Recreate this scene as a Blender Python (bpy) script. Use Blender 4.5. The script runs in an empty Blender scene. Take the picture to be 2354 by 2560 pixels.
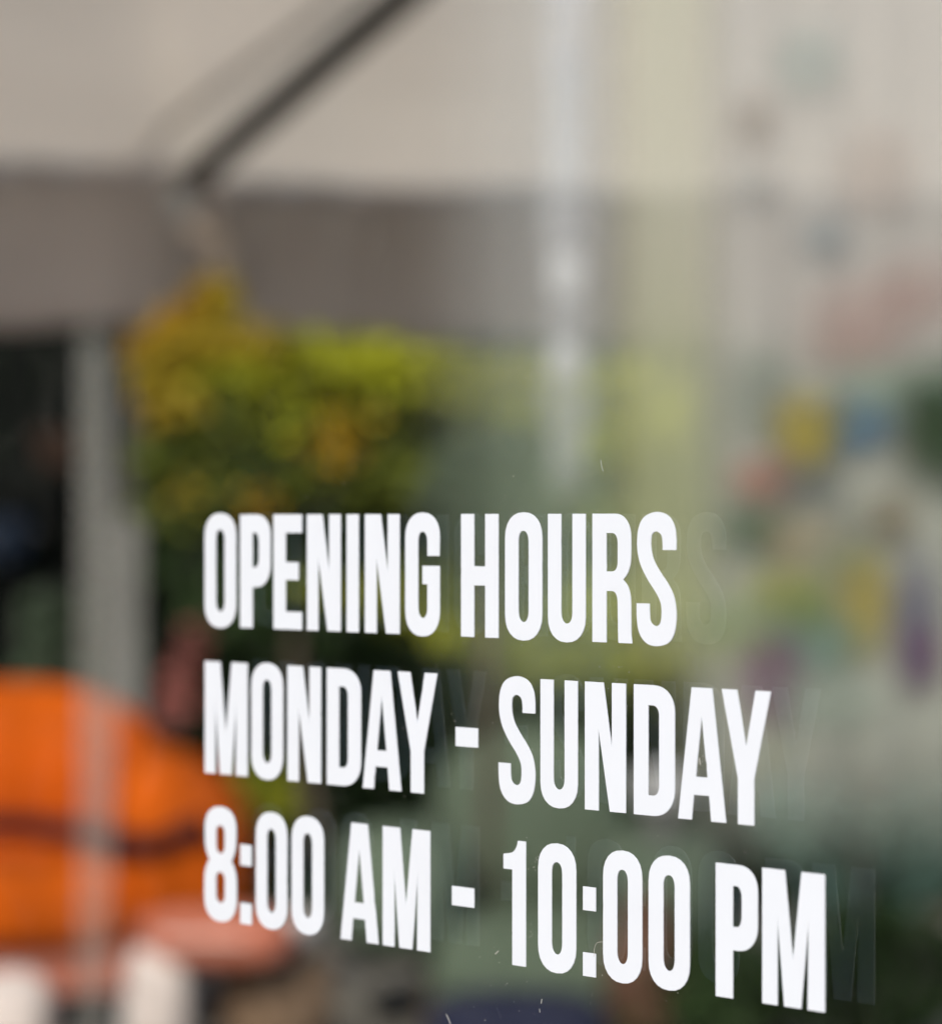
import bpy, math, random
from mathutils import Vector
from mathutils.geometry import tessellate_polygon

S = bpy.context.scene
COL = S.collection
R = math.radians
random.seed(7)

# ------------------------------------------------------------------ camera
EYE = 1.25                     # lens height above the paving, metres
FPX = 8103.0                   # focal length in pixels of a 2354 px wide frame
TH = R(48.5)                   # the window stands at this angle to the picture plane
Z0 = 1.318                     # distance to the window along the view axis
cam = bpy.data.cameras.new('camera')
cam.sensor_fit = 'HORIZONTAL'
cam.sensor_width = 36.0
cam.lens = FPX / 2354.0 * 36.0
cam.shift_y = 20.6 / 2354.0
cam.clip_start = 0.05
cam.clip_end = 2000.0
cam.dof.use_dof = True
cam.dof.focus_distance = 1.266
cam.dof.aperture_fstop = 6.3
cam.dof.aperture_blades = 0
camo = bpy.data.objects.new('camera', cam)
COL.objects.link(camo)
camo.location = (0, 0, EYE)
camo.rotation_euler = (R(90), 0, 0)
S.camera = camo

# ------------------------------------------------------------------ light
SUN_EL, SUN_AZ = 40.0, 195.0
w = bpy.data.worlds.new('World')
S.world = w
w.use_nodes = True
nt = w.node_tree
sky = nt.nodes.new('ShaderNodeTexSky')
sky.sky_type = 'NISHITA'
sky.sun_disc = False
sky.sun_elevation = R(SUN_EL)
sky.sun_rotation = R(SUN_AZ)
sky.dust_density = 2.0
nt.links.new(sky.outputs[0], nt.nodes['Background'].inputs[0])
nt.nodes['Background'].inputs[1].default_value = 0.13
sl = bpy.data.lights.new('sun', 'SUN')
sl.energy = 3.0
sl.angle = R(0.53)
sl.color = (1.0, 0.95, 0.88)
so = bpy.data.objects.new('sun', sl)
COL.objects.link(so)
d = Vector((math.sin(R(SUN_AZ)) * math.cos(R(SUN_EL)), math.cos(R(SUN_AZ)) * math.cos(R(SUN_EL)), math.sin(R(SUN_EL))))
so.rotation_euler = d.to_track_quat('Z', 'Y').to_euler()

S.view_settings.view_transform = 'Standard'
S.view_settings.look = 'None'
S.view_settings.exposure = 0.35
S.view_settings.gamma = 1.0
S.view_settings.use_curve_mapping = False
S.render.engine = 'CYCLES'
S.cycles.use_denoising = True
S.cycles.transparent_max_bounces = 40
S.cycles.max_bounces = 7
S.cycles.diffuse_bounces = 2
S.cycles.caustics_reflective = False
S.cycles.caustics_refractive = False
S.cycles.use_adaptive_sampling = True
S.cycles.adaptive_threshold = 0.02
S.cycles.sample_clamp_indirect = 6.0

# ------------------------------------------------------------------ helpers
def bp(x, y, z):
    """a point seen at photo position x, y standing z metres away"""
    return Vector(((x - 1177.0) * z / FPX, z, EYE - (y - 1300.6) * z / FPX))

def mesh(name, verts, faces, mat=None, parent=None, smooth=False):
    m = bpy.data.meshes.new(name)
    m.from_pydata([tuple(v) for v in verts], [], faces)
    if smooth:
        for p in m.polygons:
            p.use_smooth = True
    if mat:
        m.materials.append(mat)
    o = bpy.data.objects.new(name, m)
    COL.objects.link(o)
    if parent:
        o.parent = parent
    return o

def tag(o, label, cat, group=None, kind=None):
    o['label'] = label
    if cat:
        o['category'] = cat
    if group:
        o['group'] = group
    if kind:
        o['kind'] = kind
    return o

def empty(name, label, cat, loc=(0, 0, 0), rz=0.0, group=None):
    o = bpy.data.objects.new(name, None)
    COL.objects.link(o)
    o.location = loc
    o.rotation_euler = (0, 0, rz)
    return tag(o, label, cat, group)

def box(cx, cy, cz, sx, sy, sz, b=0.0):
    """bevelled box"""
    V = []
    F = []
    hx, hy, hz = sx / 2, sy / 2, sz / 2
    if b <= 0:
        for z in (-hz, hz):
            for x, y in ((-hx, -hy), (hx, -hy), (hx, hy), (-hx, hy)):
                V.append((cx + x, cy + y, cz + z))
        F = [(3, 2, 1, 0), (4, 5, 6, 7), (0, 1, 5, 4), (1, 2, 6, 5), (2, 3, 7, 6), (3, 0, 4, 7)]
        return V, F
    rings = [(-hz, b), (-hz + b, 0), (hz - b, 0), (hz, b)]
    for z, i in rings:
        x1, y1 = hx - i, hy - i
        c = b if i == 0 else b * 0.4
        for x, y in ((-x1 + c, -y1), (x1 - c, -y1), (x1, -y1 + c), (x1, y1 - c), (x1 - c, y1), (-x1 + c, y1), (-x1, y1 - c), (-x1, -y1 + c)):
            V.append((cx + x, cy + y, cz + z))
    F.append(tuple(reversed(range(8))))
    for k in range(3):
        for i in range(8):
            j = (i + 1) % 8
            F.append((k * 8 + i, k * 8 + j, k * 8 + 8 + j, k * 8 + 8 + i))
    F.append(tuple(range(24, 32)))
    return V, F

def cushion(cx, cy, cz, sx, sy, sz, p=4.0, nu=28, nv=16, sag=0.0):
    """plump superellipsoid pad"""
    V, F = [], []
    def sp(v, e):
        return math.copysign(abs(v) ** e, v)
    e = 2.0 / p
    for j in range(nv + 1):
        ph = -math.pi / 2 + math.pi * j / nv
        for i in range(nu):
            a = 2 * math.pi * i / nu
            x = sp(math.cos(ph), e) * sp(math.cos(a), e)
            y = sp(math.cos(ph), e) * sp(math.sin(a), e)
            z = sp(math.sin(ph), e)
            V.append((cx + x * sx / 2, cy + y * sy / 2, cz + z * sz / 2 - sag * (1 - x * x) * (1 if z > 0 else 0)))
    for j in range(nv):
        for i in range(nu):
            k = (i + 1) % nu
            F.append((j * nu + i, j * nu + k, (j + 1) * nu + k, (j + 1) * nu + i))
    return V, F

def tube(pts, rad, n=10):
    V, F = [], []
    pts = [Vector(p) for p in pts]
    for i, p in enumerate(pts):
        t = (pts[min(i + 1, len(pts) - 1)] - pts[max(i - 1, 0)]).normalized()
        s = t.cross(Vector((0, 0, 1)))
        if s.length < 1e-3:
            s = t.cross(Vector((1, 0, 0)))
        s.normalize()
        u = s.cross(t)
        r = rad[i] if isinstance(rad, (list, tuple)) else rad
        for k in range(n):
            a = 2 * math.pi * k / n
            V.append(p + s * (r * math.cos(a)) + u * (r * math.sin(a)))
    for i in range(len(pts) - 1):
        for k in range(n):
            j = (k + 1) % n
            F.append((i * n + k, i * n + j, (i + 1) * n + j, (i + 1) * n + k))
    F.append(tuple(reversed(range(n))))
    F.append(tuple(range((len(pts) - 1) * n, len(pts) * n)))
    return V, F

def lathe(prof, n=24, c=(0, 0, 0)):
    V, F = [], []
    for r, z in prof:
        for k in range(n):
            a = 2 * math.pi * k / n
            V.append((c[0] + r * math.cos(a), c[1] + r * math.sin(a), c[2] + z))
    for i in range(len(prof) - 1):
        for k in range(n):
            j = (k + 1) % n
            F.append((i * n + k, i * n + j, (i + 1) * n + j, (i + 1) * n + k))
    F.append(tuple(reversed(range(n))))
    F.append(tuple(range((len(prof) - 1) * n, len(prof) * n)))
    return V, F

def join(*vf):
    V, F = [], []
    for v, f in vf:
        o = len(V)
        V += list(v)
        F += [tuple(i + o for i in q) for q in f]
    return V, F

# ------------------------------------------------------------------ materials
def newmat(name):
    m = bpy.data.materials.new(name)
    m.use_nodes = True
    m.node_tree.nodes.clear()
    out = m.node_tree.nodes.new('ShaderNodeOutputMaterial')
    return m, m.node_tree, out

def noise_col(n, c, var, scale, detail=4.0):
    """base colour with gentle natural variation"""
    tc = n.nodes.new('ShaderNodeTexCoord')
    no = n.nodes.new('ShaderNodeTexNoise')
    no.inputs['Scale'].default_value = scale
    no.inputs['Detail'].default_value = detail
    n.links.new(tc.outputs['Object'], no.inputs['Vector'])
    rp = n.nodes.new('ShaderNodeValToRGB')
    rp.color_ramp.elements[0].position = 0.3
    rp.color_ramp.elements[1].position = 0.7
    rp.color_ramp.elements[0].color = tuple(max(0, x * (1 - var)) for x in c) + (1,)
    rp.color_ramp.elements[1].color = tuple(min(1, x * (1 + var)) for x in c) + (1,)
    n.links.new(no.outputs['Fac'], rp.inputs[0])
    return rp.outputs[0], no

def mat(name, c, rough=0.7, var=0.15, scale=9.0, spec=0.3, bump=0.0, bscale=60.0):
    m, n, out = newmat(name)
    b = n.nodes.new('ShaderNodeBsdfPrincipled')
    col, no = noise_col(n, c, var, scale)
    n.links.new(col, b.inputs['Base Color'])
    b.inputs['Roughness'].default_value = rough
    b.inputs['Specular IOR Level'].default_value = spec
    if bump:
        bn = n.nodes.new('ShaderNodeTexNoise')
        bn.inputs['Scale'].default_value = bscale
        bu = n.nodes.new('ShaderNodeBump')
        bu.inputs['Strength'].default_value = bump
        bu.inputs['Distance'].default_value = 0.004
        n.links.new(bn.outputs['Fac'], bu.inputs['Height'])
        n.links.new(bu.outputs[0], b.inputs['Normal'])
    n.links.new(b.outputs[0], out.inputs[0])
    return m

def fabric(name, c, through, trans=0.4, var=0.06, scale=3.0, fade=(), dye=None):
    """woven sheer: open weave (see-through share), rest scatters light to both sides.
    fade: (axis, from, to) in object space, cover thins out to nothing at 'from';
    dye: (second colour, z of first, z of second), colour shifts along the height"""
    m, n, out = newmat(name)
    col, no = noise_col(n, c, var, scale)
    sep = None
    if fade or dye:
        tc = n.nodes.new('ShaderNodeTexCoord')
        sep = n.nodes.new('ShaderNodeSeparateXYZ')
        n.links.new(tc.outputs['Object'], sep.inputs[0])
    if dye:
        mr = n.nodes.new('ShaderNodeMapRange')
        mr.interpolation_type = 'SMOOTHSTEP'
        mr.inputs[1].default_value = dye[1]
        mr.inputs[2].default_value = dye[2]
        n.links.new(sep.outputs[2], mr.inputs[0])
        mc = n.nodes.new('ShaderNodeMix')
        mc.data_type = 'RGBA'
        n.links.new(mr.outputs[0], mc.inputs[0])
        n.links.new(col, mc.inputs[6])
        mc.inputs[7].default_value = tuple(dye[0]) + (1,)
        col = mc.outputs[2]
    di = n.nodes.new('ShaderNodeBsdfDiffuse')
    tl = n.nodes.new('ShaderNodeBsdfTranslucent')
    n.links.new(col, di.inputs[0])
    n.links.new(col, tl.inputs[0])
    mx = n.nodes.new('ShaderNodeMixShader')
    mx.inputs[0].default_value = trans
    n.links.new(di.outputs[0], mx.inputs[1])
    n.links.new(tl.outputs[0], mx.inputs[2])
    if through > 0:
        tr = n.nodes.new('ShaderNodeBsdfTransparent')
        m2 = n.nodes.new('ShaderNodeMixShader')
        m2.inputs[0].default_value = 1.0 - through
        n.links.new(tr.outputs[0], m2.inputs[1])
        n.links.new(mx.outputs[0], m2.inputs[2])
        last = None
        for ax, f0, f1 in fade:
            mr = n.nodes.new('ShaderNodeMapRange')
            mr.interpolation_type = 'SMOOTHSTEP'
            mr.inputs[1].default_value = f0
            mr.inputs[2].default_value = f1
            n.links.new(sep.outputs[ax], mr.inputs[0])
            mu = n.nodes.new('ShaderNodeMath')
            mu.operation = 'MULTIPLY'
            n.links.new(mr.outputs[0], mu.inputs[0])
            if last:
                n.links.new(last, mu.inputs[1])
            else:
                mu.inputs[1].default_value = 1.0 - through
            last = mu.outputs[0]
        if last:
            n.links.new(last, m2.inputs[0])
        n.links.new(m2.outputs[0], out.inputs[0])
    else:
        n.links.new(mx.outputs[0], out.inputs[0])
    return m

def leafmat(name, c, var=0.35):
    m, n, out = newmat(name)
    tc = n.nodes.new('ShaderNodeTexCoord')
    no = n.nodes.new('ShaderNodeTexNoise')
    no.inputs['Scale'].default_value = 7.0
    n.links.new(tc.outputs['Object'], no.inputs['Vector'])
    rp = n.nodes.new('ShaderNodeValToRGB')
    rp.color_ramp.elements[0].position = 0.35
    rp.color_ramp.elements[1].position = 0.65
    rp.color_ramp.elements[0].color = (c[0] * (1 - var), c[1] * (1 - var), c[2] * (1 - var), 1)
    rp.color_ramp.elements[1].color = (c[0] * (1 + var), c[1] * (1 + var), c[2] * (1 + var), 1)
    n.links.new(no.outputs['Fac'], rp.inputs[0])
    di = n.nodes.new('ShaderNodeBsdfDiffuse')
    tl = n.nodes.new('ShaderNodeBsdfTranslucent')
    n.links.new(rp.outputs[0], di.inputs[0])
    n.links.new(rp.outputs[0], tl.inputs[0])
    mx = n.nodes.new('ShaderNodeMixShader')
    mx.inputs[0].default_value = 0.3
    n.links.new(di.outputs[0], mx.inputs[1])
    n.links.new(tl.outputs[0], mx.inputs[2])
    n.links.new(mx.outputs[0], out.inputs[0])
    return m

def glassmat(name, ior, tint=(0.985, 0.995, 0.988), dust=0.0):
    m, n, out = newmat(name)
    fr = n.nodes.new('ShaderNodeFresnel')
    fr.inputs['IOR'].default_value = ior
    tr = n.nodes.new('ShaderNodeBsdfTransparent')
    tr.inputs[0].default_value = tint + (1,)
    gl = n.nodes.new('ShaderNodeBsdfGlossy')
    gl.inputs['Roughness'].default_value = 0.0
    mx = n.nodes.new('ShaderNodeMixShader')
    n.links.new(fr.outputs[0], mx.inputs[0])
    n.links.new(tr.outputs[0], mx.inputs[1])
    n.links.new(gl.outputs[0], mx.inputs[2])
    last = mx
    if dust > 0:                                     # faint film of dust wiped in streaks
        tc = n.nodes.new('ShaderNodeTexCoord')
        no = n.nodes.new('ShaderNodeTexNoise')
        no.inputs['Scale'].default_value = 26.0
        no.inputs['Detail'].default_value = 9.0
        no.inputs['Distortion'].default_value = 1.2
        n.links.new(tc.outputs['Object'], no.inputs['Vector'])
        mr = n.nodes.new('ShaderNodeMapRange')
        mr.inputs[1].default_value = 0.45
        mr.inputs[2].default_value = 0.8
        mr.inputs[4].default_value = dust
        n.links.new(no.outputs['Fac'], mr.inputs[0])
        di = n.nodes.new('ShaderNodeBsdfDiffuse')
        di.inputs[0].default_value = (0.7, 0.68, 0.62, 1)
        m2 = n.nodes.new('ShaderNodeMixShader')
        n.links.new(mr.outputs[0], m2.inputs[0])
        n.links.new(mx.outputs[0], m2.inputs[1])
        n.links.new(di.outputs[0], m2.inputs[2])
        last = m2
    n.links.new(last.outputs[0], out.inputs[0])
    return m

M = dict(
    vinyl=mat('white_vinyl', (0.70, 0.735, 0.79), 0.5, 0.012, 40.0, 0.25, 0.03, 900.0),
    glass_coat=glassmat('coated_glass', 1.78),
    glass_low=glassmat('low_reflection_glass', 1.08, dust=0.007),
    glass_edge=mat('glass_edge_green', (0.06, 0.16, 0.12), 0.2),
    alu=mat('dark_aluminium', (0.05, 0.05, 0.052), 0.4),
    spacer=mat('grey_spacer_bar', (0.3, 0.3, 0.3), 0.4),
    dust=mat('dust_specks', (0.55, 0.53, 0.48), 0.9),
    canopy=fabric('beige_canvas', (0.89, 0.815, 0.735), 0.0, 0.74, 0.04, 1.2),
    valance=fabric('taupe_canvas', (0.68, 0.59, 0.54), 0.0, 0.42, 0.08, 2.0),
    seam=mat('grey_webbing', (0.46, 0.43, 0.40), 0.8),  # colour of the thin strip under the roof sheet
    steel=mat('black_steel', (0.014, 0.013, 0.011), 0.5),
    steel_grey=mat('grey_bracket_steel', (0.50, 0.48, 0.47), 0.5),
    rope=mat('natural_rope', (0.78, 0.62, 0.50), 0.9),
    post=mat('grey_painted_post', (0.18, 0.175, 0.165), 0.6),
    drape=fabric('grey_voile', (0.58, 0.56, 0.51), 0.63, 0.3, fade=((2, 1.74, 1.58),)),  # reflected column painted as see-through grey
    veil=fabric('white_voile', (0.50, 0.60, 0.44), 0.70, 0.35, fade=((0, -.62, -.30), (2, .70, 1.15)), dye=((0.68, 0.685, 0.68), 1.3, 1.75)),  # haze of the reflection painted in, greener towards the bottom
    ribbon=fabric('white_ribbon', (0.70, 0.69, 0.74), 0.50, 0.35, 0.3, 7.0, fade=((2, 1.22, 1.42),)),  # pale reflected stripe painted in
    knot=fabric('white_tulle_knot', (0.90, 0.88, 0.89), 0.45, 0.35),
    lime=fabric('lime_voile', (0.54, 0.56, 0.33), 0.42, 0.35, fade=((2, .84, 1.12), (0, -.225, -.10), (0, .085, -.06)), dye=((0.71, 0.68, 0.54), 1.25, 1.95)),  # lime part of the painted reflection, creamier towards the top
    sheer=fabric('cream_voile', (0.56, 0.56, 0.49), 0.38, 0.35, fade=((2, .50, .86), (0, -.08, .06)), dye=((0.63, 0.59, 0.555), 1.25, 1.8)),  # pale part of the painted reflection
    ground=mat('stone_paving', (0.16, 0.145, 0.125), 0.85, 0.25, 3.0, 0.3, 0.3, 30.0),
    orange=mat('orange_upholstery', (0.46, 0.08, 0.005), 0.85, 0.25, 5.0, 0.05, 0.4, 180.0),
    sage=mat('sage_upholstery', (0.09, 0.115, 0.08), 0.8, 0.12, 5.0, 0.2, 0.4, 180.0),
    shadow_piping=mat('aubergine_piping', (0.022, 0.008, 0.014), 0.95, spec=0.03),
    white=mat('white_lacquer', (0.8, 0.77, 0.75), 0.45),
    pink=mat('dusty_pink_velvet', (0.42, 0.13, 0.08), 0.85, 0.12),
    palewhite=mat('ivory_boucle', (0.62, 0.52, 0.48), 0.9, 0.3, 14.0, 0.05, 0.5, 90.0),
    stoneware=mat('grey_stoneware', (0.40, 0.36, 0.34), 0.6),
    wicker=mat('tan_wicker', (0.20, 0.13, 0.085), 0.9, 0.3, 30.0, 0.05, 0.6, 120.0),
    palepink=mat('pale_pink_linen', (0.72, 0.52, 0.46), 0.85),
    navy=mat('navy_canvas', (0.012, 0.014, 0.034), 0.85),
    terracotta=mat('terracotta', (0.12, 0.06, 0.037), 0.8),
    blueglaze=mat('blue_glaze', (0.035, 0.055, 0.10), 0.35),
    board=mat('black_stained_board', (0.008, 0.009, 0.008), 0.9, 0.3, 12.0, 0.03),
    rail=mat('black_stained_rail', (0.010, 0.010, 0.009), 0.9, spec=0.03),
    bark=mat('brown_bark', (0.07, 0.05, 0.035), 0.9, 0.3, 20.0),
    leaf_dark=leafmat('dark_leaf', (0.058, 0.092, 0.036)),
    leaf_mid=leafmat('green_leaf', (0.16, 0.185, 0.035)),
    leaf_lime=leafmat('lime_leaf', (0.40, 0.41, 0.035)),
    leaf_teal=leafmat('teal_leaf', (0.19, 0.30, 0.24)),
    leaf_sage=leafmat('sage_leaf', (0.10, 0.13, 0.085)),
    bloom_yellow=leafmat('yellow_petal', (0.54, 0.41, 0.05), 0.2),
    bloom_orange=leafmat('orange_petal', (0.50, 0.30, 0.03), 0.2),
    bloom_pink=leafmat('pink_petal', (0.40, 0.15, 0.13), 0.2),
)

# ------------------------------------------------------------------ the setting
gv, gf = [], []
g = mesh('ground', [(-400, -400, 0), (400, -400, 0), (400, 400, 0), (-400, 400, 0)], [(0, 1, 2, 3)], M['ground'])
tag(g, 'stone paved ground around the shop window', None, kind='structure')

# dark wall added out of view so the glass reflects little light
sw = empty('side_wall', 'charcoal boarded entrance wall mirrored faintly in the window glass', 'wall', (-2.6, 2.2, 0))
for k in range(16):
    mesh('cladding_board', *box(0, -2.0 + .25 * k, 1.6, .04, .243, 3.2, .004), M['board'], sw)
mesh('plinth', *box(.035, -.12, .06, .03, 4.0, .12, .004), M['rail'], sw)

# ------------------------------------------------------------------ shop window: two panes, frame
U = Vector((math.cos(TH), -math.sin(TH), 0))           # along the glass, to the right and nearer
N = Vector((math.sin(TH), math.cos(TH), 0))            # through the glass, away from the lens
P0 = Vector((0, Z0, 0))

def gp(t, z, n=0.0):
    return P0 + U * t + N * n + Vector((0, 0, z))

def slab(t0, t1, z0, z1, n0, n1):
    V = [gp(t, z, n) for n in (n0, n1) for t, z in ((t0, z0), (t1, z0), (t1, z1), (t0, z1))]
    return V, [(0, 1, 2, 3), (7, 6, 5, 4), (0, 4, 5, 1), (1, 5, 6, 2), (2, 6, 7, 3), (3, 7, 4, 0)]

win = empty('shop_window', 'double glazed shop window pane carrying white opening hours lettering', 'window')
T0, T1, W0, W1 = -1.70, 0.50, 0.12, 2.25
def pane(n0, n1, front, back):
    V, F = slab(T0, T1, W0, W1, n0, n1)
    o = mesh('pane', V, F, None, win)
    for k in (front, back, M['glass_edge']):
        o.data.materials.append(k)
    for i, p in enumerate(o.data.polygons):
        p.material_index = 0 if i == 0 else 1 if i == 1 else 2
    return o
pane(0.0, 0.004, M['glass_low'], M['glass_low'])
pane(0.0132, 0.0172, M['glass_coat'], M['glass_low'])
for a in ((T0, T0 + 0.012, W0, W1), (T1 - 0.012, T1, W0, W1), (T0 + 0.0122, T1 - 0.0122, W0, W0 + 0.012), (T0 + 0.0122, T1 - 0.0122, W1 - 0.012, W1)):
    mesh('spacer_bar', *slab(*a, 0.0042, 0.0130), M['spacer'], win)
for a in ((T0 - 0.06, T0 - 0.001, 0.005, W1 + 0.06), (T1 + 0.001, T1 + 0.06, 0.005, W1 + 0.06), (T0, T1, 0.005, W0 - 0.001), (T0, T1, W1 + 0.001, W1 + 0.06)):
    mesh('frame_rail', *slab(*a, -0.02, 0.04), M['alu'], win)

# ------------------------------------------------------------------ lettering (cap height = 1, x as share of ink width)
def arc(cx, cy, rx, ry, a0, a1, n=12, p=2.25):
    out = []
    for i in range(n + 1):
        a = R(a0 + (a1 - a0) * i / n)
        c, s = math.cos(a), math.sin(a)
        out.append((cx + rx * math.copysign(abs(c) ** (2 / p), c), cy + ry * math.copysign(abs(s) ** (2 / p), s)))
    return out

def spl(pts, n=6):
    """Catmull-Rom through open list"""
    out = []
    for i in range(len(pts) - 1):
        a = pts[max(i - 1, 0)]; b = pts[i]; c = pts[i + 1]; e = pts[min(i + 2, len(pts) - 1)]
        for k in range(n):
            t = k / n
            out.append(tuple(0.5 * (2 * b[j] + (c[j] - a[j]) * t + (2 * a[j] - 5 * b[j] + 4 * c[j] - e[j]) * t * t + (3 * b[j] - a[j] - 3 * c[j] + e[j]) * t ** 3) for j in (0, 1)))
    out.append(pts[-1])
    return out

OV = 0.013
def g_O():
    o = arc(.5, .79 + OV, .5, .21, 0, 180) + arc(.5, .21 - OV, .5, .21, 180, 360)
    i = arc(.5, .77, .142, .095, 0, 180) + arc(.5, .23, .142, .095, 180, 360)
    return [o, i]
def g_I():
    return [[(0, 0), (1, 0), (1, 1), (0, 1)]]
def g_H():
    s = .348
    return [[(0, 0), (s, 0), (s, .42), (1 - s, .42), (1 - s, 0), (1, 0), (1, 1), (1 - s, 1), (1 - s, .575), (s, .575), (s, 1), (0, 1)]]
def g_E():
    s = .42
    return [[(0, 0), (.985, 0), (.985, .155), (s, .155), (s, .43), (.87, .43), (.87, .585), (s, .585), (s, .84), (.985, .84), (.985, 1), (0, 1)]]
def g_N():
    return [[(0, 0), (.335, 0), (.335, .645), (.615, 0), (1, 0), (1, 1), (.665, 1), (.665, .485), (.454, 1), (0, 1)]]
def g_M():
    return [[(0, 0), (.245, 0), (.245, .66), (.357, 0), (.625, 0), (.745, .66), (.73, 0), (1, 0), (1, 1), (.633, 1), (.495, .345), (.363, 1), (0, 1)]]
def g_A():
    return [[(0, 0), (.287, 0), (.33, .19), (.655, .19), (.697, 0), (1, 0), (.715, 1), (.288, 1)], [(.372, .327), (.497, .79), (.622, .327)]]
def g_Y():
    return [[(.335, 0), (.66, 0), (.66, .34), (1, 1), (.69, 1), (.5, .575), (.312, 1), (0, 1), (.335, .34)]]
def g_U():
    o = [(0, 1)] + arc(.5, .20 - OV, .5, .20, 180, 360) + [(1, 1), (.655, 1)] + arc(.503, .225, .152, .09, 360, 180) + [(.351, 1)]
    return [o]
def g_P():
    o = [(0, 0), (.41, 0), (.41, .36)] + arc(.52, .56, .48, .20, 270, 360) + arc(.52, .80, .48, .20, 0, 90) + [(0, 1)]
    i = [(.41, .535)] + arc(.50, .625, .125, .09, 270, 360, 6) + arc(.50, .75, .125, .09, 0, 90, 6) + [(.41, .84)]
    return [o, i]
def g_D():
    o = [(0, 0)] + arc(.46, .215, .54, .215, 270, 360) + arc(.46, .785, .54, .215, 0, 90) + [(0, 1)]
    i = [(.355, .155)] + arc(.47, .235, .155, .08, 270, 360, 6) + arc(.47, .765, .155, .08, 0, 90, 6) + [(.355, .845)]
    return [o, i]
def g_R():
    o = [(0, 0), (.352, 0), (.352, .40)] + arc(.50, .31, .14, .09, 90, 0, 6) + [(.655, .03), (.662, 0), (1, 0), (.978, .06), (.972, .30)]
    o += spl([(.972, .30), (.955, .37), (.89, .44), (.775, .488)])[1:]
    o += spl([(.775, .488), (.89, .54), (.955, .61), (.972, .69)])[1:]
    o += arc(.56, .80, .412, .20, 0, 90) + [(0, 1)]
    i = [(.352, .552)] + arc(.50, .63, .142, .078, 270, 360, 6) + arc(.50, .77, .142, .08, 0, 90, 6) + [(.352, .85)]
    return [o, i]
def g_G():
    o = arc(.5, .79 + OV, .5, .21, 0, 180) + arc(.5, .21 - OV, .5, .21, 180, 360) + [(1, .573), (.505, .573), (.505, .42), (.648, .42)]
    o += arc(.51, .23, .138, .09, 360, 180) + arc(.51, .765, .138, .09, 180, 0) + [(.648, .655), (.99, .655)]
    return [o]
def g_S():
    a = [(1563, 378), (1563, 330), (1554, 275), (1520, 250), (1488, 272), (1480, 330), (1486, 400), (1507, 465), (1548, 535), (1600, 612), (1638, 690), (1656, 780), (1657, 870), (1641, 960), (1600, 1020), (1522, 1043), (1450, 1025), (1400, 960), (1382, 870), (1379, 750)]
    b = [(1470, 750), (1472, 830), (1480, 880), (1515, 905), (1546, 885), (1556, 820), (1550, 745), (1518, 675), (1465, 595), (1415, 500), (1389, 410), (1383, 320), (1395, 220), (1435, 148), (1520, 115), (1602, 142), (1645, 215), (1657, 300), (1657, 378)]
    pts = spl(a, 4) + spl(b, 4)
    H = 1 + 2 * OV
    return [[((x - 1379) / 279.0, 1 + OV - (y - 115) / 928.0 * H) for x, y in pts]]
def g_8():
    o = arc(.5, .80 + OV, .485, .20, 0, 180) + spl([(.015, .80), (.03, .66), (.10, .575), (.155, .533), (.09, .49), (.015, .40), (0, .25)])[1:-1]
    o += arc(.5, .21 - OV, .5, .21, 180, 360) + spl([(1, .25), (.985, .40), (.91, .49), (.845, .533), (.90, .575), (.97, .66), (.985, .80)])[1:-1]
    i1 = arc(.5, .775, .135, .07, 0, 180) + arc(.5, .665, .135, .07, 180, 360)
    i2 = arc(.5, .36, .14, .07, 0, 180) + arc(.5, .23, .14, .075, 180, 360)
    return [o, i1, i2]
def g_1():
    return [[(.40, 0), (1, 0), (1, 1), (.65, 1)] + spl([(.65, 1), (.60, .955), (.42, .905), (0, .884)])[1:] + [(0, .765), (.40, .765)]]
def g_colon():
    return [[(0, 0), (1, 0), (1, .185), (0, .185)], [(0, .515), (1, .515), (1, .70), (0, .70)]]
def g_hyphen():
    return [[(0, .415), (1, .415), (1, .572), (0, .572)]]
GL = dict(O=g_O, I=g_I, H=g_H, E=g_E, N=g_N, M=g_M, A=g_A, Y=g_Y, U=g_U, P=g_P, D=g_D, R=g_R, G=g_G, S=g_S)
GL.update({'8': g_8, '1': g_1, '0': g_O, ':': g_colon, '-': g_hyphen})
NAMES = {'8': 'digit_eight', '1': 'digit_one', '0': 'digit_zero', ':': 'colon', '-': 'hyphen'}

def on_glass(x):
    """distance along the pane of photo column x"""
    return Z0 * (x - 1177.0) / (FPX * math.cos(TH) + (x - 1177.0) * math.sin(TH))

CAP = 0.05
THICK = 0.0004
def area(l):
    return sum(l[i][0] * l[(i + 1) % len(l)][1] - l[(i + 1) % len(l)][0] * l[i][1] for i in range(len(l)))

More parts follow.
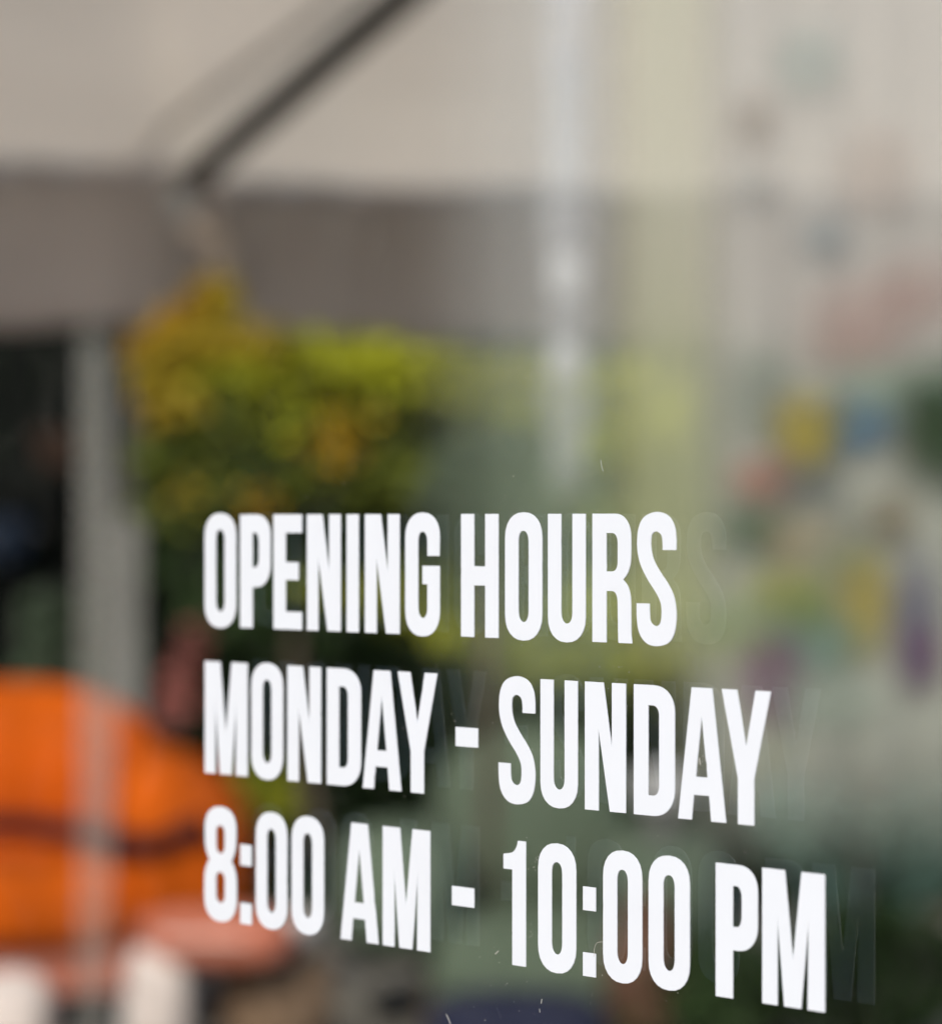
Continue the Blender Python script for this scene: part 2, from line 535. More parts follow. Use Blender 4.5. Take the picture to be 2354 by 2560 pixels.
def letter(ch, x0, x1, base, parent):
    inset = 2.9 if x1 < 900 else 2.2 if x1 < 1110 else 0.7                   # soft rims read wider than the cut
    t0, t1 = on_glass(x0 + inset), on_glass(x1 - inset)
    loops = []
    for l in GL[ch]():
        q = []
        for p in l:
            if not q or abs(p[0] - q[-1][0]) + abs(p[1] - q[-1][1]) > 1e-5:
                q.append(p)
        if abs(q[0][0] - q[-1][0]) + abs(q[0][1] - q[-1][1]) < 1e-5:
            q.pop()
        e = []
        rw = random.Random(int(x0 * 13) + len(loops))
        wpl = abs(t1 - t0) / CAP
        for i in range(len(q)):
            a, b = q[i], q[(i + 1) % len(q)]
            ln = math.hypot((b[0] - a[0]) * wpl, b[1] - a[1])
            e.append(a)
            k = int(ln / .045)
            nx, ny = (b[1] - a[1]) / max(ln, 1e-6), -(b[0] - a[0]) * wpl / max(ln, 1e-6)
            for j in range(1, k):
                f = (j + rw.uniform(-.3, .3)) / k
                o = rw.gauss(0, .0003) - (rw.uniform(.002, .006) if rw.random() < .01 else 0)
                e.append((a[0] + (b[0] - a[0]) * f + nx * o / wpl, a[1] + (b[1] - a[1]) * f + ny * o))
        loops.append(e)
    groups = [[l] for l in loops] if ch == ':' else [loops]
    V, F = [], []
    for gr in groups:
        off = len(V)
        flat = [p for l in gr for p in l]
        nn = len(flat)
        for n in (-0.0001 - THICK, -0.0001):
            for px, py in flat:
                V.append(gp(t0 + (t1 - t0) * px, base + py * CAP, n))
        for a, b, c in tessellate_polygon([[Vector((p[0] * .45, p[1], 0)) for p in l] for l in gr]):
            A, B, C = flat[a], flat[b], flat[c]
            cr = (B[0] - A[0]) * (C[1] - A[1]) - (B[1] - A[1]) * (C[0] - A[0])
            if cr < 0:
                b, c = c, b
            F.append((off + a, off + b, off + c))
            F.append((off + nn + a, off + nn + c, off + nn + b))
        s = 0
        for k, l in enumerate(gr):
            ccw = area(l) > 0
            if k > 0 and ch != ':':
                ccw = not ccw
                ccw = not ccw
            for i in range(len(l)):
                j = (i + 1) % len(l)
                f = (off + s + i, off + nn + s + i, off + nn + s + j, off + s + j)
                out_ccw = (area(l) > 0) == (k == 0 or ch == ':')
                F.append(f if out_ccw else tuple(reversed(f)))
            s += len(l)
    return mesh(NAMES.get(ch, 'letter_' + ch.lower()), V, F, M['vinyl'], parent)

def c1(v): return v / 2.8875 + 480
def c2(v): return v / 2.8 + 1100
def c3(v): return v / 2.4973 + 480
def c4(v): return v / 2.0533 + 1200
def c5(v): return v / 2.4 + 480
def c6(v): return v / 1.848 + 1200
L1 = [('O', c1, 88, 330), ('P', c1, 344, 578), ('E', c1, 585, 808), ('N', c1, 826, 1085), ('I', c1, 1115, 1213), ('N', c1, 1247, 1508), ('G', c1, 1538, 1798),
      ('H', c2, 150, 414), ('O', c2, 458, 720), ('U', c2, 758, 1024), ('R', c2, 1069, 1350), ('S', c2, 1378, 1659)]
L2 = [('M', c3, 77, 357), ('O', c3, 368, 578), ('N', c3, 593, 815), ('D', c3, 841, 1063), ('A', c3, 1065, 1315), ('Y', c3, 1283, 1540), ('-', c3, 1648, 1790),
      ('S', c4, 97, 287), ('U', c4, 312, 505), ('N', c4, 540, 752), ('D', c4, 791, 1003), ('A', c4, 1018, 1266), ('Y', c4, 1242, 1497)]
L3 = [('8', c5, 71, 278), (':', c5, 287, 367), ('0', c5, 380, 581), ('0', c5, 595, 801), ('A', c5, 890, 1127), ('M', c5, 1143, 1437), ('-', c5, 1562, 1697),
      ('1', c6, 110, 215), ('0', c6, 270, 447), (':', c6, 477, 538), ('0', c6, 570, 752), ('0', c6, 780, 972), ('P', c6, 1090, 1286), ('M', c6, 1305, 1596)]
KZ = Z0 / FPX
for nm, L, cpx, lab in (('opening_hours_text', L1, 291.7, 'white vinyl words OPENING HOURS, top line of lettering on the glass'),
                        ('weekday_text', L2, 695.1, 'white vinyl words MONDAY - SUNDAY, middle line of lettering on the glass'),
                        ('time_text', L3, 1095.9, 'white vinyl line 8:00 AM - 10:00 PM, lowest lettering on the glass')):
    e = empty(nm, lab, 'lettering')
    for ch, f, a, b in L:
        letter(ch, f(a), f(b), EYE - cpx * KZ, e)

# dust, lint and scuffs on the outer pane
rd = random.Random(21)
V, F = [], []
def speck(x, y, r):
    t = on_glass(x); z = EYE - (y - 1300.6) * (Z0 - t * math.sin(TH)) / FPX
    n = rd.randint(4, 7); b = len(V)
    for k in range(n):
        a = 6.283 * k / n
        q = r * rd.uniform(.5, 1.2)
        V.append(gp(t + q * math.cos(a), z + q * math.sin(a) * rd.uniform(.7, 1.5), -0.0002))
    V.append(gp(t, z, -0.0005))
    for k in range(n):
        F.append((b + k, b + (k + 1) % n, b + n))
def fibre(pts, r):
    P = []
    for x, y in spl(pts, 5):
        t = on_glass(x); P.append(gp(t, EYE - (y - 1300.6) * (Z0 - t * math.sin(TH)) / FPX, -0.0006))
    v, f = tube(P, r, 5)
    b = len(V)
    V.extend(v); F.extend([tuple(i + b for i in q) for q in f])
for i in range(420):
    speck(rd.uniform(560, 2250), rd.uniform(60, 2540), rd.choice((.00005, .00006, .00008, .00011, .00016)))
for (cx, cy, sp, n) in ((1330, 970, 40, 14), (1340, 1190, 45, 18), (1478, 1300, 16, 14), (1545, 1705, 45, 16), (1755, 1905, 12, 10), (1335, 2150, 12, 12), (1330, 2330, 14, 10), (1575, 1760, 14, 8), (1650, 770, 25, 8), (1255, 2480, 60, 8), (950, 640, 30, 4), (1500, 2400, 20, 6)):
    for k in range(n):
        speck(cx + rd.gauss(0, sp), cy + rd.gauss(0, sp), rd.uniform(.00006, .00022))
fibre([(1487, 2392), (1488, 2372), (1494, 2358), (1508, 2355)], .00009)
fibre([(1504, 1150), (1506, 1165), (1510, 1178)], .00007)
fibre([(1118, 2536), (1124, 2549), (1130, 2566)], .00012)
fibre([(1357, 2498), (1355, 2509)], .00014)
fibre([(1351, 2522), (1352, 2532)], .0001)
fibre([(1240, 2386), (1248, 2378)], .0002)
fibre([(1750, 1895), (1753, 1912)], .00016)
tag(mesh('dust', V, F, M['dust']), 'tiny pale dust specks and lint stuck on the window glass', 'dust', kind='stuff')

# ------------------------------------------------------------------ fabric canopy behind the glass
can = empty('fabric_canopy', 'beige canvas canopy with dark diagonal rafter and taupe valance', 'canopy', (0, 0, 0))
edge = [(-1200, 8.85), (-400, 8.86), (400, 8.9), (470, 9.0), (560, 9.38), (1300, 9.6), (2400, 9.75), (3300, 9.85)]
ZT, ZB = 2.215, 1.765
def edge_pts(n=90):
    P = []
    for i in range(len(edge) - 1):
        (xa, za), (xb, zb) = edge[i], edge[i + 1]
        k = max(2, int(abs(xb - xa) / 40))
        for j in range(k):
            t = j / k
            z = za + (zb - za) * t
            P.append(((xa + (xb - xa) * t - 1177) * z / FPX, z))
    return P
EP = edge_pts()
# roof sheet, rising towards the ridge, gently sagging
V, F = [], []
NR = 14
for j in range(NR + 1):
    s = j / NR
    for (x, y) in EP:
        yy = y + (7.55 - y) * s
        zz = ZT + (2.56 - ZT) * s - 0.02 * math.sin(math.pi * s) + 0.006 * math.sin(x * 9 + s * 4)
        V.append((x * (1 - 0.0 * s), yy, zz))
n = len(EP)
for j in range(NR):
    for i in range(n - 1):
        F.append((j * n + i, j * n + i + 1, (j + 1) * n + i + 1, (j + 1) * n + i))
roof = mesh('roof_sheet', V, F, M['canopy'], can, True)
sm = roof.modifiers.new('thickness', 'SOLIDIFY'); sm.thickness = 0.002
# valance hanging from the edge with soft waves
V, F = [], []
for k, (x, y) in enumerate(EP):
    for j in range(9):
        s = j / 8
        V.append((x, y + 0.02 * math.sin(x * 14) * s + 0.008 * math.sin(x * 33), ZT + 0.012 + (ZB - ZT) * s + (0.010 * math.sin(x * 11) if j == 8 else 0)))
for i in range(n - 1):
    for j in range(8):
        F.append((i * 9 + j, i * 9 + j + 1, (i + 1) * 9 + j + 1, (i + 1) * 9 + j))
val = mesh('valance', V, F, M['valance'], can, True)
sm = val.modifiers.new('thickness', 'SOLIDIFY'); sm.thickness = 0.003
mesh('rafter', *tube([bp(470, 455, 8.75), bp(745, 215, 8.15), bp(1020, -22, 7.62), bp(1110, -100, 7.5)], 0.040, 12), M['steel'], can, True)
mesh('roof_seam', *tube([bp(318, 395, 8.86), bp(560, 208, 8.25), bp(800, 32, 7.8), bp(900, -45, 7.62)], 0.012, 8), M['seam'], can, True)  # thin grey tube drawing a faint line across the roof
br = mesh('corner_bracket', *join(box(*bp(455, 500, 8.72), .075, .05, .10, .012), box(*bp(470, 560, 8.73), .05, .04, .06, .01)), M['steel_grey'], can)
mesh('rope_tie', *tube([bp(475, 555, 8.70), bp(500, 590, 8.69), bp(540, 575, 8.69), bp(552, 640, 8.69), bp(535, 720, 8.70)], .026, 8), M['rope'], can, True)
mesh('post', *box(bp(325, 0, 9.06).x, 9.06, 1.05, .07, .07, 2.10, .006), M['post'], can)
mesh('post', *box(2.45, 9.6, 1.09, .07, .07, 2.18, .006), M['post'], can)

# ------------------------------------------------------------------ foliage
def foliage(name, clumps, m, parent, size, seed, wid=0.5):
    """clumps: (centre, radii, count) of small folded leaves"""
    r = random.Random(seed)
    V, F = [], []
    for c, rad, cnt in clumps:
        for i in range(cnt):
            while True:
                q = Vector((r.uniform(-1, 1), r.uniform(-1, 1), r.uniform(-1, 1)))
                if 0.15 < q.length < 1:
                    break
            q = q * (0.75 + 0.35 * r.random())
            p = c + Vector((q.x * rad[0], q.y * rad[1], q.z * rad[2]))
            dd = (Vector((r.gauss(0, 1), r.gauss(0, 1), r.gauss(0, .8))) + q).normalized()
            sd = dd.cross(Vector((r.gauss(0, 1), r.gauss(0, 1), r.gauss(0, 1)))).normalized()
            up = dd.cross(sd)
            L = size * r.uniform(.6, 1.3); Wd = L * wid
            b = len(V)
            V += [p, p + dd * L * .45 + sd * Wd * .5 + up * Wd * .15, p + dd * L, p + dd * L * .45 - sd * Wd * .5 + up * Wd * .15]
            F += [(b, b + 1, b + 2), (b, b + 2, b + 3)]
    return mesh(name, V, F, m, parent)

def pxr(px, z):
    return px * z / FPX

def cl(x, y, z, rx, ry, cnt, rd=None):
    return (bp(x, y, z), (pxr(rx, z), rd or pxr(max(rx, ry), z) * .7, pxr(ry, z)), cnt)

# flowering shrub under the canopy edge
ZS = 8.55
sh = empty('flowering_shrub', 'lime and yellow flowering shrub below the taupe canopy valance', 'shrub', (bp(760, 0, ZS).x, ZS, 0))
shx = sh.location.copy()
def local(o):
    for v in o.data.vertices:
        v.co -= shx
    return o
mesh('stem', *tube([(0, 0.05, 0), (.02, .06, .4), (-.03, .04, .9), (0.02, .05, 1.3)], [.03, .026, .02, .012], 8), M['bark'], sh, True)
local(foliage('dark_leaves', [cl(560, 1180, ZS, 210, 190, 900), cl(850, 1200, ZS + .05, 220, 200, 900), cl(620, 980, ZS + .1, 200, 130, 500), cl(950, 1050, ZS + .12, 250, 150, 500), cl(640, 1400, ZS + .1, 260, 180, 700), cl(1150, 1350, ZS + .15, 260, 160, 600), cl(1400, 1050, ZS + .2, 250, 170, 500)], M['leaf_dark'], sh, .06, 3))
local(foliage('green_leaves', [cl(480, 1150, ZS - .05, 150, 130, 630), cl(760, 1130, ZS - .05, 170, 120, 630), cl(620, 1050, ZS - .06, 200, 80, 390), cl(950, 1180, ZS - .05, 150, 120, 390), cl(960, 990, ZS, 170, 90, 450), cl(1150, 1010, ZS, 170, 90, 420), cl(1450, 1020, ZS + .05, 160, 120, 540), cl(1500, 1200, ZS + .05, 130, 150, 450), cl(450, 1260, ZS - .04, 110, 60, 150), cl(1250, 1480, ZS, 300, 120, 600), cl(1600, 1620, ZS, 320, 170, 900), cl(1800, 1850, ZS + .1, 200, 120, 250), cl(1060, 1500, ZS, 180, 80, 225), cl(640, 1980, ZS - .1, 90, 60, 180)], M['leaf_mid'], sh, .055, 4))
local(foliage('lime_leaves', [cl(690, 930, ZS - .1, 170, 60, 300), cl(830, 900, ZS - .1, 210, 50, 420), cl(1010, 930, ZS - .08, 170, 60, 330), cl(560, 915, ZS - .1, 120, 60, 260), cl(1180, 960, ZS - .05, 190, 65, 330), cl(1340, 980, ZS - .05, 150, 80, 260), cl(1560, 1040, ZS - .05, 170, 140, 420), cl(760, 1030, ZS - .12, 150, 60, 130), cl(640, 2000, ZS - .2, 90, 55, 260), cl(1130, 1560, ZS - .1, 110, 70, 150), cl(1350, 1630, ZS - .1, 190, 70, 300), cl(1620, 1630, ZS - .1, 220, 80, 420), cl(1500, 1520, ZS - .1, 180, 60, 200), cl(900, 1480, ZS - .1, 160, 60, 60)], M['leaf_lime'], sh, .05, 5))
local(foliage('yellow_blossom', [cl(395, 940, ZS - .16, 60, 85, 250), cl(470, 860, ZS - .16, 100, 55, 280), cl(540, 765, ZS - .16, 42, 75, 190), cl(620, 865, ZS - .15, 120, 45, 190), cl(440, 1000, ZS - .16, 70, 50, 90), cl(880, 1040, ZS - .14, 70, 35, 30), cl(480, 1220, ZS - .14, 70, 40, 14)], M['bloom_yellow'], sh, .04, 6, .8))
local(foliage('orange_blossom', [cl(370, 860, ZS - .17, 40, 35, 70), cl(440, 800, ZS - .17, 45, 45, 90), cl(510, 740, ZS - .17, 28, 50, 50), cl(845, 1105, ZS - .16, 85, 60, 44), cl(640, 1240, ZS - .14, 70, 45, 14), cl(385, 1020, ZS - .17, 35, 35, 25), cl(1330, 1330, ZS - .1, 70, 90, 40)], M['bloom_orange'], sh, .04, 8, .8))

# clipped sage ball behind it
bl = empty('clipped_ball_bush', 'grey green clipped ball bush half hidden behind the flowering shrub', 'bush', (bp(1215, 0, 8.3).x, 8.3, 0))
shx = bl.location.copy()
mesh('stem', *tube([(0, 0, 0), (.01, 0, .5), (0, .01, 1.15)], [.022, .02, .018], 8), M['bark'], bl, True)
local(foliage('foliage', [cl(1215, 1230, 8.3, 165, 145, 1700, .16)], M['leaf_sage'], bl, .045, 12))

# dark hedge closing the background
hd = empty('dark_hedge', 'tall dark evergreen hedge closing the background behind the seats', 'hedge', (0.3, 10.4, 0))
shx = hd.location.copy()
rr = random.Random(5)
V, F = [], []
NX, NZ = 60, 24
for i in range(NX + 1):
    for j in range(NZ + 1):
        V.append((-1.9 + 4.6 * i / NX + rr.uniform(-.02, .02) - shx.x, 10.5 - .25 * (j / NZ) ** 3 * 0 + rr.uniform(-.07, .07) - shx.y, 2.15 * j / NZ))
nb = len(V)
for i in range(NX + 1):
    for j in (0, NZ):
        V.append((-1.9 + 4.6 * i / NX - shx.x, 11.0 - shx.y, 2.15 * j / NZ))
for i in range(NX):
    for j in range(NZ):
        a = i * (NZ + 1) + j
        F.append((a, a + NZ + 1, a + NZ + 2, a + 1))
    F.append((i * (NZ + 1) + NZ, (i + 1) * (NZ + 1) + NZ, nb + 2 * (i + 1) + 1, nb + 2 * i + 1))
    F.append((nb + 2 * i + 1, nb + 2 * i + 3, nb + 2 * i + 2, nb + 2 * i))
mesh('crown', V, F, M['leaf_dark'], hd)
HC = [(Vector((x, 10.38, z)), (.3, .12, .28), 170) for x in [-1.7 + .36 * k for k in range(13)] for z in (.2, .6, 1.0, 1.4, 1.8)]
local(foliage('leaves', HC, M['leaf_dark'], hd, .07, 17))

# black board fence at the left
fe = empty('board_fence', 'black stained board fence in shade at the far left', 'fence', (bp(80, 0, 9.9).x, 9.9, 0))
for k in range(7):
    mesh('board', *box(-.62 + .145 * k, 0, 1.0, .138, .02, 1.96 - .01 * (k % 3), .003), M['board'], fe)
for z in (.35, 1.6):
    mesh('rail', *box(-.18, .03, z, 1.05, .035, .08, .004), M['rail'], fe)

def hanging_pot(x, y, z, r, m, label):
    c = bp(x, y, z)
    e = empty('hanging_pot', label, 'pot', c, group='pots hung on the fence')
    mesh('bowl', *lathe([(r * .45, -r), (r * .85, -r * .5), (r, 0), (r * .97, r * .45), (r * 1.05, r * .5), (r * 1.05, r * .7), (r * .9, r * .7), (r * .85, r * .3)], 20), m, e, True)
    mesh('hanger', *tube([(0, 0, r * .6), (0, .03, r * 1.6), (0, .06, r * 2.0)], .005, 6), M['steel'], e)
    return e
hanging_pot(150, 1120, 9.75, .075, M['terracotta'], 'small terracotta pot hung on the black fence beside the grey drape')
hanging_pot(10, 1340, 9.75, .085, M['blueglaze'], 'dark blue glazed pot hung on the black fence at the left edge')

# pale agave-like plant beside the drape, low at left
pl = empty('grey_plant', 'grey green leafy plant before the black fence above the orange chair', 'plant', (bp(120, 0, 9.3).x, 9.3, 0))
shx = pl.location.copy()
mesh('stem', *tube([(0, 0, 0), (.01, 0, .9)], [.015, .01], 6), M['bark'], pl)
local(foliage('leaves', [cl(140, 1560, 9.3, 70, 90, 260), cl(120, 1680, 9.3, 90, 70, 200)], M['leaf_sage'], pl, .06, 31))

# pink flower spike right of the drape
pk = empty('pink_flower_spike', 'dusty pink flower spike leaning right of the grey drape', 'flower', (bp(430, 0, 8.3).x, 8.3, 0))
shx = pk.location.copy()
a, b = bp(400, 1850, 8.3), bp(490, 1590, 8.3)
mesh('stem', *tube([Vector((0, 0, 0)), a - shx, b - shx], [.008, .007, .004], 6), M['bark'], pk)
local(foliage('blossom', [(a.lerp(b, t), (.026, .03, .035), 26) for t in (.2, .4, .6, .8, 1.0)], M['bloom_pink'], pk, .035, 33, .8))

# ------------------------------------------------------------------ armchairs
def armchair(name, label, x0, x1, ytop, yseam, zc, m, cat='armchair', foot=None, rnd=4.5, base=None, tilt=0.0):
    a = bp(x0, ytop, zc); b = bp(x1, yseam, zc)
    cx = (a.x + b.x) / 2; wd = b.x - a.x
    top, seam = a.z, b.z
    e = empty(name, label, cat, (cx, zc, 0))
    mesh('backrest', *cushion(0, .30, (top + .22) / 2, wd, .22, top - .22, rnd), m, e, True)
    mesh('seat', *cushion(0, -.06, seam - .125, wd * .98, .62, .23, 6.0, sag=.03), m, e, True)
    mesh('seat_base', *cushion(0, 0, .19, wd * 1.02, .60, .17, 8.0), base or m, e, True)
    for s in (-1, 1):
        V, F = cushion(s * (wd / 2 + .07), .0, (seam + .28) / 2 + .06, .35, .68, seam + .09, 2.9)
        V = [(x, y, z - tilt * max(0.0, abs(x) - wd / 2 + .04) * max(0.0, z - .2)) for x, y, z in V]
        mesh('armrest', V, F, m, e, True)
        for t in (-.24, .24):
            mesh('leg', *box(s * (wd / 2 - .02), t, .055, .07, .07, .11, .006), foot or M['bark'], e)
    return e, cx, wd, top, seam
ZC = 8.0
oc, ocx, ocw, oct_, ocs = armchair('orange_armchair', 'bright orange upholstered armchair at the lower left behind the glass', -480, 390, 1718, 2092, ZC, M['orange'], foot=M['white'], rnd=2.7, base=M['pink'], tilt=0.75)
# shade in the crease between back and seat, made as a dark tube
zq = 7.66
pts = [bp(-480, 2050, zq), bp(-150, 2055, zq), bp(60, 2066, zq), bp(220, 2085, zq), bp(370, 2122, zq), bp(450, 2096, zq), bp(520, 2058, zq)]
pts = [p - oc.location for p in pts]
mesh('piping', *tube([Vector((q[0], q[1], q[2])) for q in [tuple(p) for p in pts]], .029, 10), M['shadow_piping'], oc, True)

sc, *_ = armchair('sage_armchair', 'muted sage green armchair seen dimly behind the lettering AM and 10', 1070, 1580, 1840, 2300, 8.1, M['sage'], rnd=2.5)

def pouf(x, y, zc, wpx, label):
    c = bp(x, y, zc)
    wd = pxr(wpx, zc)
    e = empty('ivory_pouf', label, 'pouf', (c.x, zc, 0), group='ivory poufs before the orange chair')
    mesh('cover', *cushion(0, 0, c.z / 2, wd, wd, c.z, 2.7), M['palewhite'], e, True)
    mesh('base_band', *lathe([(wd * .40, .002), (wd * .47, .006), (wd * .47, .03), (wd * .40, .034)], 24), M['palepink'], e, True)
pouf(395, 2345, 7.35, 165, 'ivory pouf under the pink cushion, right of the grey drape')
pouf(30, 2425, 7.35, 210, 'ivory pouf in the lower left corner, left of the grey drape')
# bolster
c = bp(540, 2345, 7.35)
bo = empty('pink_cushion', 'dusty pink flat cushion resting on the ivory pouf below 8:00', 'cushion', c, R(-14))
V, F = cushion(0, 0, 0, .36, .20, .13, 3.2)
mesh('cover', V, F, M['pink'], bo, True)
mesh('trim', *tube([(-.17, -.05, .0), (-.08, -.10, .01), (.08, -.10, .01), (.17, -.05, .0)], .006, 6), M['palepink'], bo, True)
c = bp(690, 2335, 7.5)
gb = empty('grey_bowl', 'pale grey round bowl on a wicker basket below the digits 00', 'bowl', c)
mesh('bowl', *lathe([(.04, -.05), (.075, -.035), (.095, .0), (.10, .04), (.09, .04), (.08, .0)], 24), M['stoneware'], gb, True)
mesh('foot', *lathe([(.035, -.062), (.045, -.06), (.042, -.052), (.03, -.05)], 20), M['stoneware'], gb, True)
wb = empty('wicker_basket', 'tan wicker basket on the paving under the pale grey bowl', 'basket', (c.x, 7.5, 0))
top = c.z - .064
mesh('body', *lathe([(.10, .002), (.13, top * .3), (.14, top * .7), (.125, top - .02), (.02, top - .004)], 24), M['wicker'], wb, True)
mesh('rim', *lathe([(.118, top - .022), (.134, top - .018), (.134, top - .006), (.118, top - .003)], 24), M['wicker'], wb, True)
# navy floor cushion, terracotta jar
c = bp(1290, 2530, 7.4)
nc = empty('navy_cushion', 'navy blue floor cushion at the bottom under the digits 10', 'cushion', (c.x, 7.4, 0))
mesh('cover', *cushion(0, 0, .085, .42, .42, .17, 3.2), M['navy'], nc, True)
c = bp(1610, 2500, 7.7)
tj = empty('terracotta_jar', 'brown terracotta jar on the paving under the digits 00', 'jar', (c.x, 7.7, 0))
mesh('body', *lathe([(.05, 0), (.085, .06), (.10, .15), (.09, .24), (.055, .30), (.05, .33), (.065, .35), (.05, .35), (.04, .30)], 24), M['terracotta'], tj, True)
st = bp(1650, 2150, 7.9)
rp_ = empty('grey_lantern_post', 'pale grey short post between SUNDAY and the digits 00', 'post', (st.x, 7.9, 0))
mesh('shaft', *box(0, 0, .29, .06, .06, .56, .005), M['post'], rp_)
mesh('cap', *box(0, 0, .60, .12, .12, .10, .02), M['steel_grey'], rp_)

# bushes low at the right
def bush(name, label, clumps, m, x, z, seed, size=.055):
    global shx
    e = empty(name, label, 'bush', (bp(x, 0, z).x, z, 0))
    shx = e.location.copy()
    mesh('stem', *tube([(0, 0, 0), (.01, 0, .25), (0, .01, .5)], [.02, .018, .012], 8), M['bark'], e)
    local(foliage('foliage', clumps, m, e, size, seed))
bush('teal_bush', 'bluish green bush at the right below the curtain hem', [cl(2180, 2150, 8.2, 220, 120, 900), cl(2010, 2060, 8.2, 150, 90, 350), cl(2320, 2060, 8.2, 120, 110, 350)], M['leaf_teal'], 2180, 8.2, 41)
bush('dark_bush', 'very dark green bush in the lower right corner', [cl(2200, 2430, 7.6, 260, 160, 1300), cl(1800, 2480, 7.7, 260, 130, 900)], M['leaf_dark'], 2150, 7.6, 43)

# ------------------------------------------------------------------ see-through sheets imitating reflections in the glass
def hanging(name, x0, x1, z, top, bottom, m, parent, amp, waves, x0b=None, x1b=None, nx=90, nz=30, ph=0.0, hem=None, org=None, bulge=0.0):
    V, F = [], []
    for i in range(nx + 1):
        u = i / nx
        for j in range(nz + 1):
            v = j / nz
            xa = x0 + ((x0b if x0b is not None else x0) - x0) * v
            xb = x1 + ((x1b if x1b is not None else x1) - x1) * v
            px = xa + (xb - xa + bulge * max(0.0, math.sin(math.pi * min(1.0, v * 1.05))) ** 1.3) * u
            zz = top + ((hem(u) if hem else bottom) - top) * v
            y = z + amp * math.sin(u * waves * 6.283 + ph + .5 * math.sin(v * 3)) * (.35 + .65 * v)
            V.append(Vector(((px - 1177) * z / FPX, y, zz)) - (org or Vector((0, 0, 0))))
    for i in range(nx):
        for j in range(nz):
            a = i * (nz + 1) + j
            F.append((a, a + 1, a + nz + 2, a + nz + 1))
    return mesh(name, V, F, m, parent, True)

dr = empty('sheer_drape', 'narrow grey sheer drape hanging in front of the orange armchair', 'drape', (bp(260, 0, 7.2).x, 7.2, 0))  # strip added to imitate a column reflected in the glass
hanging('cloth', 198, 258, 7.2, 1.74, .01, M['drape'], dr, .008, 3, 198, 258, org=dr.location, bulge=34)

ZU = 6.6
cu = empty('sheer_curtain', 'pale sheer curtain with lime band and flower motifs at the right', 'curtain', (bp(1750, 0, ZU).x, ZU, 0))  # sheets added to imitate a bright reflection in the glass
og = cu.location
CT = 2.45
hanging('veil', 980, 1540, ZU, CT, .55, M['veil'], cu, .010, 5, org=og)
hanging('lime_band', 1470, 1860, ZU - .03, CT, .80, M['lime'], cu, .008, 2, org=og)
hanging('main_panel', 1650, 2560, ZU, CT, .75, M['sheer'], cu, .012, 6, org=og, hem=lambda u: .50 - .03 * u + .03 * math.sin(u * 40))
mesh('curtain_rod', *tube([(bp(980, 0, ZU).x - og.x, 0, CT + .01), (bp(2620, 0, ZU).x - og.x, 0, CT + .01)], .012, 10), M['steel_grey'], cu)

def motif_mat(c, through=.25):
    """watercolour dye that bleeds out towards the rim of the motif"""
    m, n, out = newmat('motif_dye')
    col, no = noise_col(n, c, .15, 2.0)
    tc = n.nodes.new('ShaderNodeTexCoord')
    ln = n.nodes.new('ShaderNodeVectorMath')
    ln.operation = 'LENGTH'
    n.links.new(tc.outputs['Object'], ln.inputs[0])
    mr = n.nodes.new('ShaderNodeMapRange')
    mr.interpolation_type = 'SMOOTHSTEP'
    mr.inputs[1].default_value = 1.0
    mr.inputs[2].default_value = .25
    mr.inputs[4].default_value = (1.0 - through) * .82
    n.links.new(ln.outputs['Value'], mr.inputs[0])
    di = n.nodes.new('ShaderNodeBsdfDiffuse')
    tl = n.nodes.new('ShaderNodeBsdfTranslucent')
    n.links.new(col, di.inputs[0])
    n.links.new(col, tl.inputs[0])
    mx = n.nodes.new('ShaderNodeMixShader')
    mx.inputs[0].default_value = .3
    n.links.new(di.outputs[0], mx.inputs[1])
    n.links.new(tl.outputs[0], mx.inputs[2])
    tr = n.nodes.new('ShaderNodeBsdfTransparent')
    m2 = n.nodes.new('ShaderNodeMixShader')
    n.links.new(mr.outputs[0], m2.inputs[0])
    n.links.new(tr.outputs[0], m2.inputs[1])
    n.links.new(mx.outputs[0], m2.inputs[2])
    n.links.new(m2.outputs[0], out.inputs[0])
    return m
MC = {}
def motif(x, y, rx, ry, c, petals=5, through=.3):
    """printed flower or leaf on the curtain: scalloped cloth shape"""
    k = (c, through)
    if k not in MC:
        MC[k] = motif_mat(c, through)
    p = bp(x, y, ZU - .035)
    n = 40
    V, F = [(0, 0, 0)], []
    for i in range(n):
        a = 6.283 * i / n
        q = .88 + .12 * math.cos(petals * a + x) if petals else 1.0
        V.append((q * math.cos(a), -.01 * math.sin(3 * a), q * math.sin(a)))
    for i in range(n):
        F.append((0, 1 + i, 1 + (i + 1) % n))
    o = mesh('flower_motif' if petals else 'leaf_motif', V, F, MC[k], cu)
    o.location = p - og
    o.scale = (pxr(rx * 1.8, ZU), .02, pxr(ry * 1.8, ZU))
    return o
YE, BL, DG, RD, GR, TE, PU, PK, BR, VI = (.36, .28, .04), (.06, .14, .22), (.015, .04, .012), (.36, .14, .10), (.12, .13, .12), (.13, .24, .19), (.16, .05, .13), (.42, .25, .22), (.30, .24, .20), (.13, .12, .18)
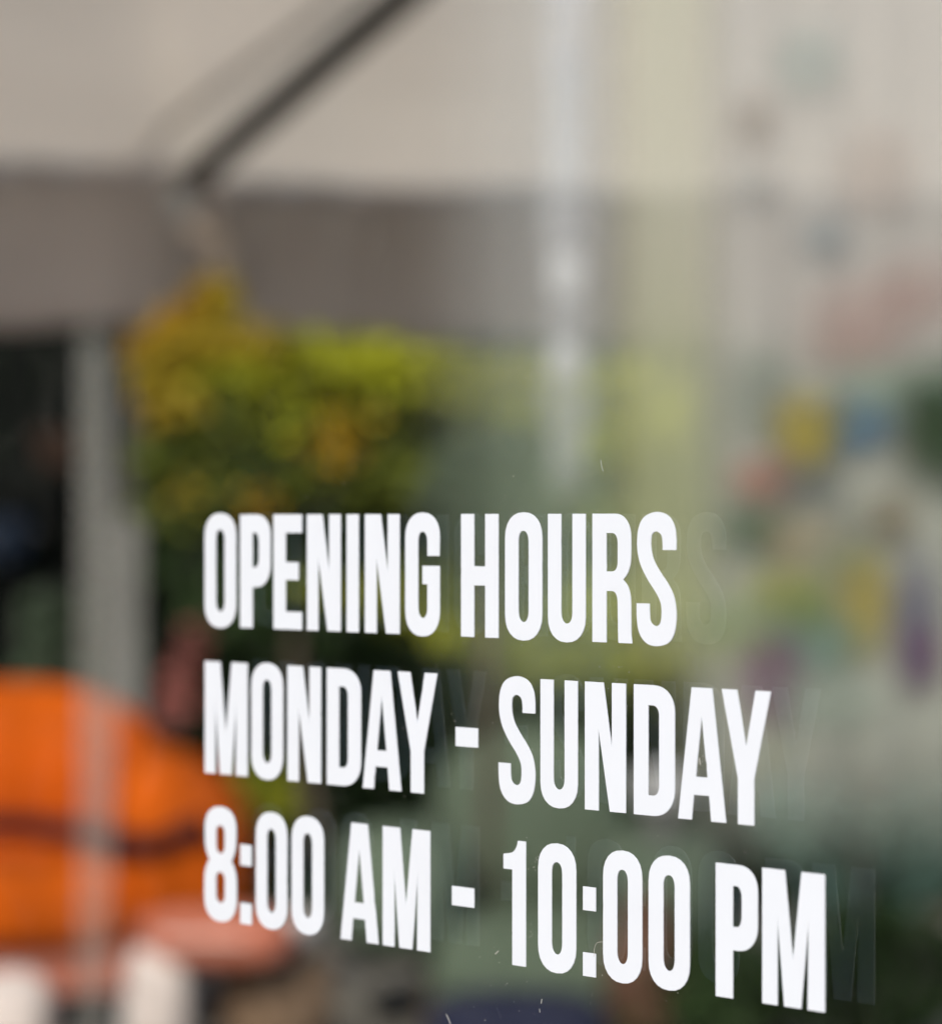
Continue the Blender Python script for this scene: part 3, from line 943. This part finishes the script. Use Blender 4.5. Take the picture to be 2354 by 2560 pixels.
for a in ((2015, 1070, 75, 80, YE, 5, .2), (2140, 1060, 80, 60, BL, 5, .2), (2370, 1060, 105, 130, DG, 0, .05), (1905, 1195, 70, 50, RD, 5, .4), (2020, 1200, 65, 55, GR, 5, .3),
          (1880, 1315, 70, 60, (.06, .11, .06), 0, .3), (1990, 1350, 80, 60, (.34, .26, .14), 5, .5), (1960, 1470, 90, 50, (.32, .32, .06), 5, .4), (2020, 1520, 60, 50, (.16, .22, .06), 0, .4), (2160, 1500, 60, 110, YE, 0, .3),
          (2170, 1310, 80, 50, (.20, .20, .16), 5, .5), (2230, 1290, 50, 50, (.26, .20, .12), 5, .4), (1925, 1690, 70, 100, PU, 0, .4), (2290, 1540, 50, 130, VI, 0, .3), (2300, 1640, 45, 70, PU, 5, .35), (2050, 1610, 90, 60, TE, 0, .4),
          (2190, 770, 150, 60, PK, 5, .6), (2300, 700, 100, 60, (.40, .27, .24), 5, .6), (2130, 860, 110, 50, PK, 5, .6), (2060, 590, 60, 50, (.22, .26, .28), 5, .5), (1880, 300, 45, 60, (.26, .21, .17), 5, .5),
          (1880, 455, 50, 40, (.34, .33, .31), 5, .5), (2020, 150, 75, 75, (.36, .42, .39), 5, .5), (2190, 420, 80, 90, (.48, .38, .33), 5, .6), (1900, 980, 70, 90, (.22, .25, .21), 0, .5), (2240, 970, 130, 50, (.22, .32, .24), 5, .5),
          (2110, 1400, 70, 40, (.24, .28, .17), 5, .5), (1860, 1560, 90, 60, (.22, .30, .12), 5, .5), (2060, 1750, 120, 60, (.30, .36, .30), 5, .5)):
    motif(*a)

rb = empty('hanging_ribbon', 'white hanging ribbon strip just left of the lime curtain band', 'ribbon', (bp(1415, 0, 6.9).x, 6.9, 0))  # strip added to imitate a pale stripe reflected in the glass
V, F = [], []
NZ = 120
for j in range(NZ + 1):
    v = j / NZ
    zz = 2.45 + (bp(0, 1265, 6.9).z - 2.45) * v
    hw = pxr(43 + 9 * math.sin(v * 17) + 7 * math.sin(v * 41), 6.9)
    for k in range(5):
        u = k / 4 * 2 - 1
        V.append((u * hw, .006 * math.sin(v * 24 + u * 1.4), zz))
for j in range(NZ):
    for k in range(4):
        a = j * 5 + k
        F.append((a, a + 1, a + 6, a + 5))
mesh('cloth', V, F, M['ribbon'], rb, True)
for (ky, kh) in ((215, 70), (345, 95), (445, 40), (690, 60), (905, 45)):  # highlights of the stripe, made as pale pads
    c = bp(1415, ky, 6.88) - rb.location
    mesh('knot', *cushion(c.x, c.y, c.z, pxr(92, 6.9), .03, pxr(kh * 2, 6.9), 2.6), M['knot'], rb, True)
mesh('hook', *tube([(0, 0, 2.44), (0, 0, 2.5), (.02, 0, 2.53)], .006, 6), M['steel_grey'], rb)
